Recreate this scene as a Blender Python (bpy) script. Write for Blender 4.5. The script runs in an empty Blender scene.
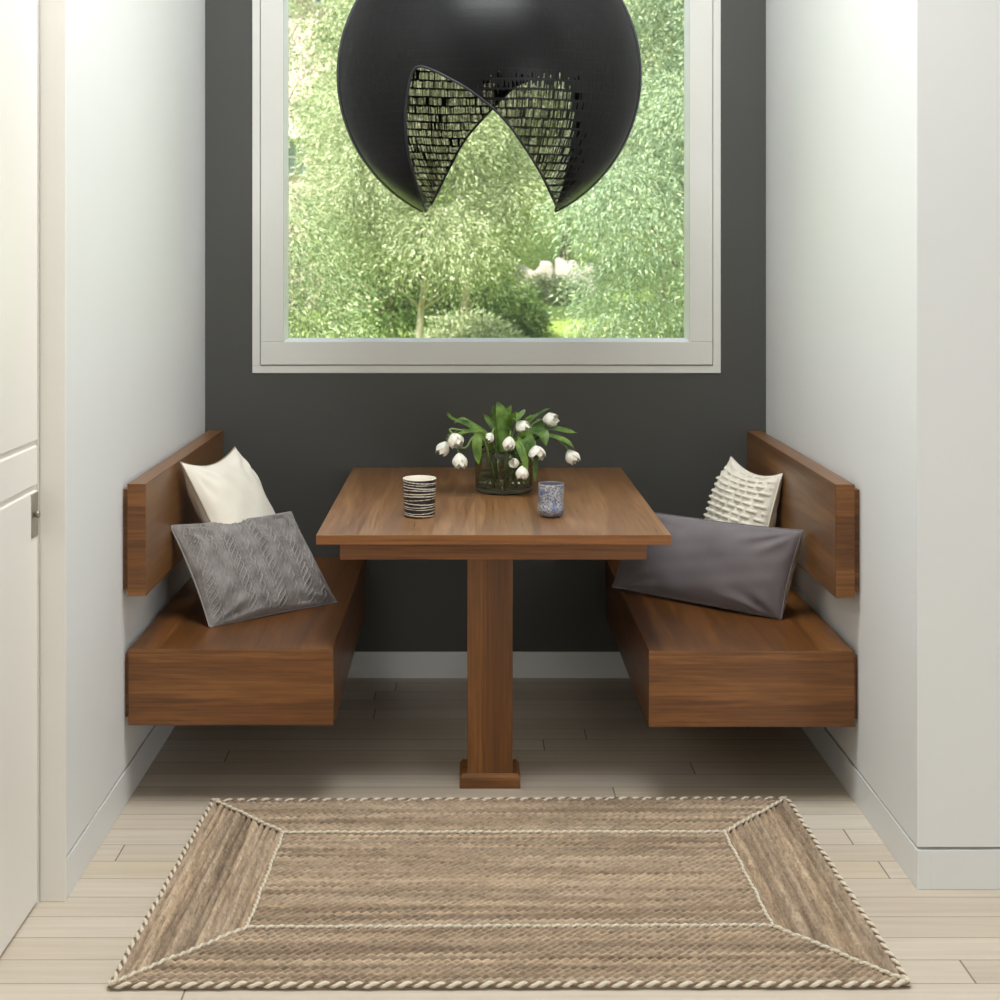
import bpy, bmesh, math, random
import numpy as np
from mathutils import Vector, Matrix
random.seed(7)
RNG = np.random.default_rng(11)
PI = math.pi
sc = bpy.context.scene
C = sc.collection
F = 1400.0          # focal length in pixels of the 1000 px frame
CX, CY, CH = 467.0, 260.0, 1.5


def P(px, py, Y):
    """world point at depth Y that projects on pixel (px, py)"""
    return Vector(((px - CX) / F * Y, Y, CH - (py - CY) / F * Y))


def lin(r, g, b):
    def f(c):
        c /= 255.0
        return c / 12.92 if c <= .04045 else ((c + .055) / 1.055) ** 2.4
    return (f(r), f(g), f(b), 1.0)


# ------------------------------------------------------------------ objects
ORG = {}


def tag(o, label=None, cat=None, group=None, kind=None):
    if label: o['label'] = label
    if cat: o['category'] = cat
    if group: o['group'] = group
    if kind: o['kind'] = kind
    return o


def thing(name, label, cat, loc, group=None):
    o = bpy.data.objects.new(name, None)
    C.objects.link(o)
    o.empty_display_size = .05
    o.location = loc
    ORG[o.name] = Vector(loc)
    return tag(o, label, cat, group)


def link_mesh(name, me, mats, parent=None, origin=None, smooth=False):
    org = ORG[parent.name] if parent else Vector(origin or (0, 0, 0))
    if org.length > 0:
        me.transform(Matrix.Translation(-org))
    for m in (mats if isinstance(mats, (list, tuple)) else [mats]):
        me.materials.append(m)
    o = bpy.data.objects.new(name, me)
    C.objects.link(o)
    if parent:
        o.parent = parent
    else:
        o.location = org
    ORG[o.name] = org.copy()
    if smooth:
        me.polygons.foreach_set('use_smooth', [True] * len(me.polygons))
    me.update()
    return o


class MB:
    def __init__(self):
        self.v = []
        self.f = []
        self.m = []

    def add(self, verts, faces, mi=0):
        n = len(self.v)
        self.v += [tuple(p) for p in verts]
        self.f += [tuple(i + n for i in f) for f in faces]
        self.m += [mi] * len(faces)

    def box(self, x0, x1, y0, y1, z0, z1, bev=0.0, mi=0, seg=2):
        bm = bmesh.new()
        bmesh.ops.create_cube(bm, size=1)
        for v in bm.verts:
            v.co = ((x0 + x1) / 2 + v.co.x * (x1 - x0), (y0 + y1) / 2 + v.co.y * (y1 - y0), (z0 + z1) / 2 + v.co.z * (z1 - z0))
        if bev > 0:
            bmesh.ops.bevel(bm, geom=bm.edges[:], offset=bev, segments=seg, profile=.5, affect='EDGES')
        bm.verts.ensure_lookup_table()
        self.add([v.co[:] for v in bm.verts], [[v.index for v in f.verts] for f in bm.faces], mi)
        bm.free()

    def grid(self, fn, nu, nv, closed_u=False, mi=0, flip=False):
        vs = [fn(i / (nu if closed_u else nu - 1), j / (nv - 1)) for j in range(nv) for i in range(nu)]
        fs = []
        for j in range(nv - 1):
            for i in range(nu if closed_u else nu - 1):
                a = j * nu + i
                b = j * nu + (i + 1) % nu
                q = (a, b, b + nu, a + nu)
                fs.append(q[::-1] if flip else q)
        self.add(vs, fs, mi)

    def lathe(self, prof, cx, cy, n=48, mi=0):
        vs, fs = [], []
        for r, z in prof:
            for i in range(n):
                a = 2 * PI * i / n
                vs.append((cx + r * math.cos(a), cy + r * math.sin(a), z))
        for j in range(len(prof) - 1):
            for i in range(n):
                a = j * n + i
                b = j * n + (i + 1) % n
                fs.append((a, b, b + n, a + n))
        self.add(vs, fs, mi)

    def tube(self, pts, rad, n=8, mi=0, cap=True):
        pts = [Vector(p) for p in pts]
        if not isinstance(rad, (list, tuple)): rad = [rad] * len(pts)
        vs, fs = [], []
        up = None
        for k, p in enumerate(pts):
            t = (pts[min(k + 1, len(pts) - 1)] - pts[max(k - 1, 0)])
            t = t.normalized() if t.length > 1e-9 else Vector((0, 0, 1))
            if up is None:
                up = t.orthogonal().normalized()
            else:
                up = up - t * up.dot(t)
                up = up.normalized() if up.length > 1e-6 else t.orthogonal().normalized()
            s = t.cross(up)
            for i in range(n):
                a = 2 * PI * i / n
                vs.append(p + (up * math.cos(a) + s * math.sin(a)) * rad[k])
        for k in range(len(pts) - 1):
            for i in range(n):
                a = k * n + i
                b = k * n + (i + 1) % n
                fs.append((a, b, b + n, a + n))
        if cap:
            fs.append(tuple(range(n))[::-1])
            fs.append(tuple(range((len(pts) - 1) * n, len(pts) * n)))
        self.add(vs, fs, mi)

    def build(self, name, mats, parent=None, origin=None, smooth=False):
        me = bpy.data.meshes.new(name)
        me.from_pydata(self.v, [], self.f)
        if any(self.m):
            me.polygons.foreach_set('material_index', self.m)
        return link_mesh(name, me, mats, parent, origin, smooth)


def sharp(o):
    """bevelled boards keep flat facets"""
    return o


def bez(pts, n):
    """Catmull-Rom through pts"""
    pts = [Vector(p) for p in pts]
    ext = [pts[0] * 2 - pts[1]] + pts + [pts[-1] * 2 - pts[-2]]
    out = []
    m = len(pts) - 1
    for k in range(n):
        t = k / (n - 1) * m
        i = min(int(t), m - 1)
        t -= i
        a, b, c, d = ext[i:i + 4]
        out.append(.5 * ((2 * b) + (c - a) * t + (2 * a - 5 * b + 4 * c - d) * t * t + (3 * b - a - 3 * c + d) * t ** 3))
    return out


# ---------------------------------------------------------------- materials
class NT:
    def __init__(self, name):
        self.mat = bpy.data.materials.new(name)
        self.mat.use_nodes = True
        self.t = self.mat.node_tree
        self.bsdf = self.t.nodes['Principled BSDF']
        self.out = self.t.nodes['Material Output']

    def n(self, typ, **kw):
        nd = self.t.nodes.new(typ)
        for k, v in kw.items():
            if k in nd.inputs: nd.inputs[k].default_value = v
            else: setattr(nd, k, v)
        return nd

    def l(self, a, b):
        self.t.links.new(a, b)

    def val(self, x, sock):
        if hasattr(x, 'links'): self.l(x, sock)
        else: sock.default_value = x

    def math(self, op, a, b=0.0, c=None):
        nd = self.t.nodes.new('ShaderNodeMath')
        nd.operation = op
        self.val(a, nd.inputs[0]); self.val(b, nd.inputs[1])
        if c is not None: self.val(c, nd.inputs[2])
        return nd.outputs[0]

    def mix(self, fac, a, b, blend='MIX'):
        nd = self.t.nodes.new('ShaderNodeMixRGB')
        nd.blend_type = blend
        self.val(fac, nd.inputs[0]); self.val(a, nd.inputs[1]); self.val(b, nd.inputs[2])
        return nd.outputs[0]

    def obj(self, scale=(1, 1, 1), loc=(0, 0, 0), rot=(0, 0, 0)):
        tc = self.n('ShaderNodeTexCoord')
        mp = self.n('ShaderNodeMapping')
        mp.inputs['Scale'].default_value = scale
        mp.inputs['Location'].default_value = loc
        mp.inputs['Rotation'].default_value = rot
        self.l(tc.outputs['Object'], mp.inputs['Vector'])
        return mp.outputs[0]

    def noise(self, vec, scale, detail=4, rough=.55, dist=0.0):
        nd = self.n('ShaderNodeTexNoise')
        nd.inputs['Scale'].default_value = scale
        nd.inputs['Detail'].default_value = detail
        nd.inputs['Roughness'].default_value = rough
        nd.inputs['Distortion'].default_value = dist
        self.l(vec, nd.inputs['Vector'])
        return nd.outputs['Fac']

    def ramp(self, fac, stops):
        nd = self.n('ShaderNodeValToRGB')
        e = nd.color_ramp.elements
        while len(e) < len(stops): e.new(.5)
        for k, (p, c) in enumerate(stops):
            e[k].position = p
            e[k].color = c if len(c) == 4 else (*c, 1)
        self.l(fac, nd.inputs[0])
        return nd.outputs[0]

    def bump(self, h, strength=.3, dist=.002):
        nd = self.n('ShaderNodeBump')
        nd.inputs['Strength'].default_value = strength
        nd.inputs['Distance'].default_value = dist
        self.l(h, nd.inputs['Height'])
        self.l(nd.outputs[0], self.bsdf.inputs['Normal'])

    def set(self, **kw):
        for k, v in kw.items():
            self.val(v, self.bsdf.inputs[k.replace('_', ' ')])
        return self.mat


G = lambda v: (v, v, v, 1)


def paint(name, col, rough=.55, bump=.08, var=.03):
    t = NT(name)
    v = t.obj()
    n1 = t.noise(v, 3.0, 3)
    c2 = tuple(max(0, x * (1 - var)) for x in col[:3]) + (1,)
    t.set(Base_Color=t.mix(n1, col, c2), Roughness=rough)
    t.bump(t.noise(v, 260, 2), bump, .001)
    return t.mat


def wood(name, axis, cols, rough=.38, freq=9.0, seed=0.0, fine=.35):
    t = NT(name)
    s = [freq, freq, freq]
    s[axis] = freq * .055
    v = t.obj(tuple(s), (seed, seed * 1.7, seed * .6))
    n1 = t.noise(v, 1.0, 5, .6, .9)
    wv = t.math('FRACT', t.math('MULTIPLY', n1, 5.0))
    tri = t.math('MULTIPLY', t.math('ABSOLUTE', t.math('SUBTRACT', wv, .5)), 2.0)
    s2 = [140.0] * 3
    s2[axis] = 3.0
    fin = t.noise(t.obj(tuple(s2)), 1.0, 3, .7)
    s3 = [2.2] * 3
    s3[axis] = .3
    big = t.noise(t.obj(tuple(s3), (seed * 2, 0, seed)), 1.0, 2)
    f = t.math('ADD', t.math('MULTIPLY', n1, .55), t.math('ADD', t.math('MULTIPLY', tri, .16), t.math('MULTIPLY', big, .29)))
    base = t.ramp(f, [(.30, cols[0]), (.50, cols[1]), (.70, cols[2])])
    fcol = t.ramp(fin, [(.35, G(1 - fine)), (.6, G(1.0))])
    col = t.mix(1.0, base, fcol, 'MULTIPLY')
    t.set(Base_Color=col, Roughness=t.math('ADD', t.math('MULTIPLY', fin, .12), rough - .06))
    t.bump(fin, .12, .0006)
    return t.mat


WAL = (lin(80, 49, 21), lin(119, 74, 34), lin(146, 96, 48))
WAL_TOP_LIT = (lin(108, 72, 42), lin(140, 99, 61), lin(162, 120, 80))  # lighter walnut: window reflection on the table top put into the colour
WAL_BACK_LIT = (lin(96, 62, 31), lin(128, 86, 47), lin(150, 107, 63))  # lightened walnut: light on the backrest's top and side faces painted in
WAL4 = (lin(114, 68, 32), lin(142, 90, 44), lin(160, 106, 58))
walnut_x = wood('walnut_grain_x', 0, WAL, seed=.3, rough=.42)
walnut_y = wood('walnut_grain_y', 1, WAL, seed=1.1, rough=.36)
walnut_z = wood('walnut_grain_z', 2, WAL, seed=2.2, rough=.4, freq=12)
table_lit_y = wood('walnut_table_top_lit', 1, WAL_TOP_LIT, seed=3.7, rough=.3, freq=11)
back_lit_y = wood('walnut_backrest_lit', 1, WAL_BACK_LIT, seed=7.4, rough=.34)
table_x = wood('walnut_table_edge', 0, WAL4, seed=5.1, rough=.38)

wall_white = paint('painted_white_wall', lin(230, 231, 229), .6)
door_cream = paint('cream_door_paint', lin(238, 234, 226), .4, .03)
trim_white = paint('white_trim_paint', lin(228, 229, 226), .4, .03)
gap_dark = paint('shadow_gap', lin(95, 95, 92), .8)
charcoal = paint('charcoal_wall_paint', lin(75, 75, 71), .62, .1)
win_white = paint('white_window_lacquer', lin(226, 225, 218), .35, .02)
bead_lit_white = paint('white_glazing_bead_lit', lin(240, 243, 240), .3, .02)  # brighter than the frame: outdoor light on the bead put into the paint
steel = NT('brushed_steel').set(Base_Color=lin(170, 165, 155), Metallic=1.0, Roughness=.32)


def glass_pane(name):
    t = NT(name)
    tr = t.n('ShaderNodeBsdfTransparent')
    tr.inputs[0].default_value = (.96, .98, .97, 1)
    gl = t.n('ShaderNodeBsdfGlossy', Roughness=.02)
    fr = t.n('ShaderNodeFresnel', IOR=1.45)
    mx = t.n('ShaderNodeMixShader')
    t.l(fr.outputs[0], mx.inputs[0]); t.l(tr.outputs[0], mx.inputs[1]); t.l(gl.outputs[0], mx.inputs[2])
    t.l(mx.outputs[0], t.out.inputs[0])
    return t.mat


pane = glass_pane('window_glass')

# floor planks, running left to right
def floor_mat():
    t = NT('washed_oak_planks')
    tc = t.n('ShaderNodeTexCoord')
    sep = t.n('ShaderNodeSeparateXYZ')
    t.l(tc.outputs['Object'], sep.inputs[0])
    W, L = .0985, 2.1
    row = t.math('DIVIDE', t.math('SUBTRACT', sep.outputs[1], 2.902 - W * 60), W)
    ri = t.math('FLOOR', row)
    rf = t.math('FRACT', row)
    wn = t.n('ShaderNodeTexWhiteNoise', noise_dimensions='1D')
    t.l(ri, wn.inputs['W'])
    xo = t.math('ADD', t.math('DIVIDE', sep.outputs[0], L), t.math('MULTIPLY', wn.outputs[0], 7.3))
    ci = t.math('FLOOR', xo)
    cf = t.math('FRACT', xo)
    wn2 = t.n('ShaderNodeTexWhiteNoise', noise_dimensions='2D')
    cmb = t.n('ShaderNodeCombineXYZ')
    t.l(ri, cmb.inputs[0]); t.l(ci, cmb.inputs[1])
    t.l(cmb.outputs[0], wn2.inputs['Vector'])
    base = t.ramp(wn2.outputs[0], [(0, lin(199, 184, 165)), (.3, lin(208, 195, 176)), (.6, lin(213, 201, 184)), (.8, lin(207, 192, 168)), (1, lin(217, 206, 190))])
    # grain: long noise, shifted per plank
    cm2 = t.n('ShaderNodeCombineXYZ')
    t.l(t.math('MULTIPLY', sep.outputs[0], 2.2), cm2.inputs[0])
    t.l(t.math('MULTIPLY', sep.outputs[1], 55.0), cm2.inputs[1])
    t.l(t.math('MULTIPLY', wn2.outputs[0], 31.0), cm2.inputs[2])
    g = t.noise(cm2.outputs[0], 1.0, 5, .6, .4)
    gc = t.ramp(g, [(.3, G(.86)), (.62, G(1.0))])
    col = t.mix(1.0, base, gc, 'MULTIPLY')
    gap1 = t.math('LESS_THAN', t.math('MINIMUM', rf, t.math('SUBTRACT', 1.0, rf)), .011)
    gap2 = t.math('LESS_THAN', t.math('MINIMUM', cf, t.math('SUBTRACT', 1.0, cf)), .0009)
    gap = t.math('MAXIMUM', gap1, gap2)
    col = t.mix(gap, col, lin(120, 108, 92))
    t.set(Base_Color=col, Roughness=.42)
    t.bump(t.math('SUBTRACT', t.math('MULTIPLY', g, .25), gap), .25, .0015)
    return t.mat


oak = floor_mat()

# ==================================================================== SETTING
YB = 5.024                    # back wall
XL, XR = -.940, 1.073         # side walls of the nook
YL, YR = 3.280, 3.336         # where the side walls end towards the room
XD = -.998                    # door plane
ZC = 3.70                     # ceiling
YREAR, XFAR = -2.6, 4.4


def struct(name, mb, mats, parent=None, smooth=False):
    o = mb.build(name, mats, parent, smooth=smooth)
    if not parent: o['kind'] = 'structure'
    return o


b = MB(); b.box(XD - .25, XFAR + .2, YREAR - .2, YB + .2, -.12, 0)
struct('floor', b, oak)
b = MB(); b.box(XD - .25, XFAR + .2, YREAR - .2, YB + .25, ZC, ZC + .15)
struct('ceiling', b, wall_white)
GH = .0945   # top of baseboards; a shadow gap of 5 mm runs above them
b = MB(); b.box(XL - .16, XL, YL, YB + .1, GH + .007, ZC)
b.box(XL - .16, XL - .02, YL, YB + .1, 0, GH + .007)
struct('wall_left', b, wall_white)
# right side wall with its return that faces the room
b = MB(); b.box(XR, XFAR + .1, YR, YR + .14, GH + .007, ZC)
b.box(XR, XR + .14, YR + .14, YB + .1, GH + .007, ZC)
b.box(XR + .02, XFAR + .1, YR + .02, YR + .14, 0, GH + .007)
b.box(XR + .02, XR + .14, YR + .14, YB + .1, 0, GH + .007)
struct('wall_right', b, wall_white)
b = MB(); b.box(XFAR, XFAR + .12, YREAR - .1, YR + .1, 0, ZC)
struct('wall_far_right', b, wall_white)
# rear wall behind the camera with an opening added for the fill lamp
b = MB()
b.box(XD - .2, 2.5, YREAR - .12, YREAR, 0, ZC)
b.box(4.1, XFAR + .1, YREAR - .12, YREAR, 0, ZC)
b.box(2.5, 4.1, YREAR - .12, YREAR, 0, .4)
b.box(2.5, 4.1, YREAR - .12, YREAR, 2.6, ZC)
struct('wall_rear', b, wall_white)
# left wall of the room (the door stands in it)
b = MB()
b.box(XD - .16, XD, YREAR - .1, 2.35, 0, ZC)
b.box(XD - .16, XD, 2.35, YL + .05, 2.45, ZC)
struct('wall_door_side', b, wall_white)
# back wall around the window
WX0, WX1 = (252.5 - CX) * YB / F, (720.5 - CX) * YB / F
WZ0, WZ1 = CH - (373 - CY) * YB / F, 2.66
b = MB()
b.box(XL - .1, WX0 + .01, YB, YB + .16, GH, ZC)
b.box(WX1 - .01, XR + .1, YB, YB + .16, GH, ZC)
b.box(WX0 + .01, WX1 - .01, YB, YB + .16, GH, WZ0 + .01)
b.box(WX0 + .01, WX1 - .01, YB, YB + .16, WZ1 - .01, ZC)
b.box(XL - .1, XR + .1, YB + .006, YB + .16, 0, GH)
struct('wall_back', b, charcoal)


def baseboard(name, *boxes):
    b = MB()
    for bx in boxes: b.box(*bx, bev=.0015)
    return sharp(struct(name, b, trim_white))


baseboard('baseboard_left', (XL - .03, XL + .0015, YL, YB, 0, GH))
baseboard('baseboard_right', (XR - .0015, XR + .03, YR - .0015, YB, 0, GH), (XR + .029, XFAR, YR - .0015, YR + .03, 0, GH))
baseboard('baseboard_back', (XL, XR, YB - .002, YB + .02, 0, GH))

# door casing and door on the left
b = MB()
b.box(XD, -.9378, 3.271, 3.2795, 0, ZC, .0015)
b.box(XD - .14, XD - .001, 3.268, 3.33, 0, 2.45)
sharp(struct('trim_1', b, door_cream))
DX = XD - .001
door = thing('door_1', None, None, (DX - .02, 2.82, 0))
door['kind'] = 'structure'
b = MB()
b.box(DX - .04, DX - .006, 2.37, 3.262, .008, 2.44)
gz = [(.008, .966), (.978, 1.069), (1.081, 2.44)]
for z0, z1 in gz:
    b.box(DX - .012, DX, 2.372, 3.2585, z0, z1, .003)
sharp(b.build('door_panel', door_cream, door))
b = MB()
b.box(DX - .002, DX + .0025, 3.208, 3.256, .861, .962, .001)
pl = sharp(b.build('handle_plate', steel, door)); pl['label'] = 'brushed steel flush handle plate'
b = MB()
kz = .912
for k in range(9): pass
prof = [(.0, 0), (.006, 0), (.006, .006), (.010, .010), (.012, .016), (.010, .021), (.005, .024), (0, .0245)]
vs, fs = [], []
for r, h in prof:
    for i in range(20):
        a = 2 * PI * i / 20
        vs.append((DX + .002 + h * .45, 3.234 + r * .8 * math.cos(a), kz + r * .8 * math.sin(a)))
for j in range(len(prof) - 1):
    for i in range(20):
        fs.append((j * 20 + i, j * 20 + (i + 1) % 20, (j + 1) * 20 + (i + 1) % 20, (j + 1) * 20 + i))
b.add(vs, fs)
b.build('knob', steel, pl, smooth=True)

# ----- window
win = thing('window_1', None, None, ((WX0 + WX1) / 2, YB, WZ0))
win['kind'] = 'structure'


def frame(b, x0, x1, z0, z1, w, y0, y1, bev):
    b.box(x0, x1, y0, y1, z0, z0 + w[2], bev)
    b.box(x0, x1, y0, y1, z1 - w[3], z1, bev)
    b.box(x0, x0 + w[0], y0, y1, z0 + w[2], z1 - w[3], bev)
    b.box(x1 - w[1], x1, y0, y1, z0 + w[2], z1 - w[3], bev)


px = YB / F
b = MB(); frame(b, WX0, WX1, WZ0, WZ1, [7.6 * px] * 4, YB - .006, YB + .12, .0012)
sharp(b.build('window_frame', win_white, win))
i1 = 7.6 * px + .003
sx0, sx1, sz0, sz1 = WX0 + i1, WX1 - i1, WZ0 + i1, WZ1 - i1
sw = 22.9 * px
b = MB(); frame(b, sx0, sx1, sz0, sz1, [sw] * 4, YB - .012, YB + .09, .002)
b.box(sx0 - .004, sx1 + .004, YB + .03, YB + .05, sz0 - .004, sz0 + .02)
b.box(sx0 - .004, sx0 + .02, YB + .03, YB + .05, sz0, sz1)
b.box(sx1 - .02, sx1 + .004, YB + .03, YB + .05, sz0, sz1)
sharp(b.build('sash', win_white, win))
b = MB()
# sloping glazing bead around the pane
bw = 3.0 * px
g0, g1, h0, h1 = sx0 + sw, sx1 - sw, sz0 + sw, sz1 - sw
rin = [(g0 + bw, h0 + bw), (g1 - bw, h0 + bw), (g1 - bw, h1 - bw), (g0 + bw, h1 - bw)]
rout = [(g0 - .001, h0 - .001), (g1 + .001, h0 - .001), (g1 + .001, h1 + .001), (g0 - .001, h1 + .001)]
yo, yi, yb2 = YB + .0, YB + .038, YB + .05
vs = [(x, yo, z) for x, z in rout] + [(x, yi, z) for x, z in rin] + [(x, yb2, z) for x, z in rin] + [(x, yb2, z) for x, z in rout]
fs = []
for r_ in range(3):
    for i in range(4):
        j = (i + 1) % 4
        fs.append((r_ * 4 + i, r_ * 4 + j, (r_ + 1) * 4 + j, (r_ + 1) * 4 + i))
b.add(vs, fs)
b.build('glazing_bead', bead_lit_white, win)
b = MB(); b.box(g0, g1, YB + .04, YB + .046, h0, h1)
b.build('glass_pane', pane, win)

# ==================================================================== BENCHES
BM = [walnut_x, walnut_y, walnut_z]


def face_grain(o, front=0, top=1, side=1):
    for p in o.data.polygons:
        n = p.normal
        p.material_index = front if abs(n.y) > .7 else (top if abs(n.z) > .7 else side)
    return o


def bench(label, x0, x1, zt, zb, xb0, xb1, bt, bb, wallx):
    sgn = 1 if wallx < 0 else -1
    t = thing('banquette_bench', label, 'bench', ((x0 + x1) / 2, 4.4, zb))
    yf, ye = 3.83, YB - .004
    b = MB(); b.box(x0, x1, yf, ye, zb, zt, .0025)
    face_grain(sharp(b.build('seat_box', BM, t)))
    b = MB(); wx = wallx + sgn * .0005
    lo, hi = sorted((wx, (x0 if sgn > 0 else x1) + sgn * .002))
    b.box(lo, hi, yf + .018, ye, zb + .018, zt - .018)
    s = face_grain(b.build('seat_mounting_strip', BM, t)); s['label'] = 'dark recessed strip between seat and wall'
    b = MB(); b.box(xb0, xb1, 3.81, ye, bb, bt, .002)
    face_grain(sharp(b.build('backrest', [walnut_x, back_lit_y, walnut_z], t)))
    b = MB(); lo, hi = sorted((wx, (xb0 if sgn > 0 else xb1) + sgn * .002))
    b.box(lo, hi, 3.826, ye, bb + .016, bt - .017)
    s = face_grain(b.build('backrest_mounting_strip', BM, t)); s['label'] = 'dark recessed strip between backrest and wall'
    return t


ZS_L, ZS_R = .4358, .431
bench('floating walnut bench with backrest on the left wall, under the cable-knit grey pillow', -.927, -.3647, ZS_L, .2265, -.925, -.874, .8905, .5848, XL)
bench('floating walnut bench with backrest on the right wall, under the long smooth grey pillow', .4968, 1.0614, ZS_R, .2215, 1.003, 1.056, .889, .5795, XR)

# ==================================================================== TABLE
ZT = .757
TX0, TX1, TY0 = -.408, .552, 3.783
tb = thing('dining_table', 'walnut pedestal table between the two benches, against the charcoal wall', 'table', (.072, 4.4, 0))
b = MB(); b.box(TX0, TX1, TY0, YB - .004, ZT - .027, ZT, .0018)
o = sharp(b.build('tabletop', [table_x, table_lit_y, table_x], tb))
face_grain(o, 0, 1, 1)
b = MB(); b.box(TX0 + .059, TX1 - .059, TY0 + .059, YB - .03, .6775, ZT - .0265, .0015)
face_grain(sharp(b.build('apron', [table_x, walnut_y, walnut_z], tb)), 0, 1, 1)
b = MB(); b.box(.0006, .130, 3.979, 4.085, .036, .678, .002)
face_grain(sharp(b.build('pedestal_post', [walnut_z], tb)), 0, 0, 0)
b = MB()
bx0, bx1, by0, by1 = -.021, .1516, 3.972, 4.098
vs = [(x, y, 0) for x, y in ((bx0, by0), (bx1, by0), (bx1, by1), (bx0, by1))]
vs += [(x, y, .030) for x, y in ((bx0, by0), (bx1, by0), (bx1, by1), (bx0, by1))]
vs += [(x, y, .041) for x, y in ((bx0 + .008, by0 + .006), (bx1 - .008, by0 + .006), (bx1 - .008, by1 - .006), (bx0 + .008, by1 - .006))]
fs = [(3, 2, 1, 0), (8, 9, 10, 11)]
for k in (0, 4):
    for i in range(4): fs.append((k + i, k + (i + 1) % 4, k + 4 + (i + 1) % 4, k + 4 + i))
b.add(vs, fs)
b.build('pedestal_base', [walnut_x], tb)

# ==================================================================== PILLOWS
def fabric(name, c1, c2, scale=400, rough=.85, sheen=.3, bump=.25, big=6, dist=.0008):
    t = NT(name)
    v = t.obj()
    n1 = t.noise(v, big, 4, .6)
    n2 = t.noise(v, scale, 2)
    t.set(Base_Color=t.mix(t.ramp(n1, [(.35, G(0)), (.65, G(1))]), c1, c2), Roughness=rough, Sheen_Weight=sheen, Sheen_Roughness=.4)
    t.bump(n2, bump, dist)
    return t.mat


cream_velvet = fabric('cream_velvet', lin(236, 230, 216), lin(230, 222, 206), 300, .8, .25)
def velvet_painted_sheen(name, lo, hi):
    t = NT(name)
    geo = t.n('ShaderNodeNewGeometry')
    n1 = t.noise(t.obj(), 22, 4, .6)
    f = t.math('ADD', t.math('MULTIPLY', t.math('SUBTRACT', geo.outputs['Pointiness'], .5), 5.0), t.math('MULTIPLY_ADD', n1, 1.3, -.2))  # raised ropes lightened, valleys darkened by curvature: velvet sheen painted into the colour
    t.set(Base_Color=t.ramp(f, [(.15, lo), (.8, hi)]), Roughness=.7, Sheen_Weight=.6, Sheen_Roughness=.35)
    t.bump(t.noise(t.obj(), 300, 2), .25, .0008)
    return t.mat


cream_back = fabric('oatmeal_linen', lin(170, 155, 135), lin(155, 140, 120), 500, .9, .1)
grey_knit = velvet_painted_sheen('grey_velvet_knit', lin(96, 90, 87), lin(152, 146, 142))
white_wool = fabric('ivory_wool', lin(236, 230, 216), lin(228, 220, 203), 700, .9, .2, .5)
mauve_velvet = fabric('mauve_grey_velvet', lin(108, 101, 104), lin(122, 114, 116), 500, .7, .7, .2, 5)
oat_back = fabric('cream_cotton_back', lin(214, 203, 182), lin(200, 188, 166), 600, .9, .1)


def vnoise(x, y, s=0):
    return (math.sin(x * 3.1 + s) * math.cos(y * 2.7 + s * 1.3) + .5 * math.sin(x * 7.3 + y * 5.1 + s * 2) + .3 * math.sin(y * 11.7 - x * 6.1 + s)) / 1.8


def pillow_side(corners, T, sgn, nu, nv, disp=None, pinch=.07, seed=0, clamp=None, sag=0.0, ex=.5, wob=1.0):
    """one face of a pillow stretched on four corner points (bl, br, tr, tl)"""
    bl, br, tr, tl = [Vector(c) for c in corners]
    nrm = ((br - bl) + (tr - tl)).cross((tl - bl) + (tr - br)).normalized()
    W = ((br - bl).length + (tr - tl).length) / 2
    H = ((tl - bl).length + (tr - br).length) / 2

    def fn(a, c):
        u, v = a * 2 - 1, c * 2 - 1
        uu = u * (1 - pinch * (1 - v * v) * abs(u))
        vv = v * (1 - pinch * (1 - u * u) * abs(v))
        s, r = (uu + 1) / 2, (vv + 1) / 2
        p = bl * (1 - s) * (1 - r) + br * s * (1 - r) + tr * s * r + tl * (1 - s) * r
        e = max(0, 1 - abs(u) ** 2.6) * max(0, 1 - abs(v) ** 2.6)
        th = T * e ** ex
        edge = min(1, e * 5)
        d = vnoise(u * 1.3, v * 1.3, seed) * .006 * edge * wob
        # creases running from the corners
        for cu, cv in ((-1, -1), (1, -1), (1, 1), (-1, 1)):
            q = math.hypot(u - cu, v - cv)
            an = math.atan2(v - cv, u - cu)
            d += .0045 * math.sin(an * 11 + seed + cu) * math.exp(-((q - .42) / .25) ** 2) * edge
        if disp and sgn > 0:
            d += disp(a * W, c * H, W, H) * min(1, e * 6)
        p = p + nrm * (sgn * (th + d))
        p.z -= sag * (1 - u * u) * max(0, v) ** 2
        if clamp: clamp(p)
        return p
    m = MB()
    m.grid(fn, nu, nv, flip=(sgn < 0))
    return m, fn


def seam(fns, rad):
    f = fns
    pts = [f(i / 40, 0) for i in range(40)] + [f(1, i / 40) for i in range(40)] + [f(1 - i / 40, 1) for i in range(40)] + [f(0, 1 - i / 40) for i in range(41)]
    m = MB()
    m.tube(pts, rad, 6)
    return m


def clampL(p):
    p.z = max(p.z, ZS_L + .003)
    if p.z > .58: p.x = max(p.x, -.8725)


def clampR(p):
    p.z = max(p.z, ZS_R + .003)
    if p.z > .57: p.x = min(p.x, 1.0015)


def pillow(label, corners, T, front, back, clamp, disp=None, TB=1.0, res=(60, 60), seed=0, piping=None, pinch=.07, sag=0, exb=.5, wob=1.0, group=None, back_label=None, pr=.0028):
    c = sum((Vector(q) for q in corners), Vector()) / 4
    t = thing('throw_pillow', label, 'pillow', (c.x, c.y, min(q[2] for q in corners)))
    m, fn = pillow_side(corners, T, 1, res[0], res[1], disp, pinch, seed, clamp, sag, .5, wob)
    m.build('front_panel', front, t, smooth=True)
    m, _ = pillow_side(corners, T * TB, -1, 50, 50, None, pinch, seed + 2, clamp, sag, exb, wob)
    o = m.build('back_panel', back, t, smooth=True)
    if back_label: o['label'] = back_label
    if piping: seam(fn, pr).build('seam', piping, t, smooth=True)
    return t


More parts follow.
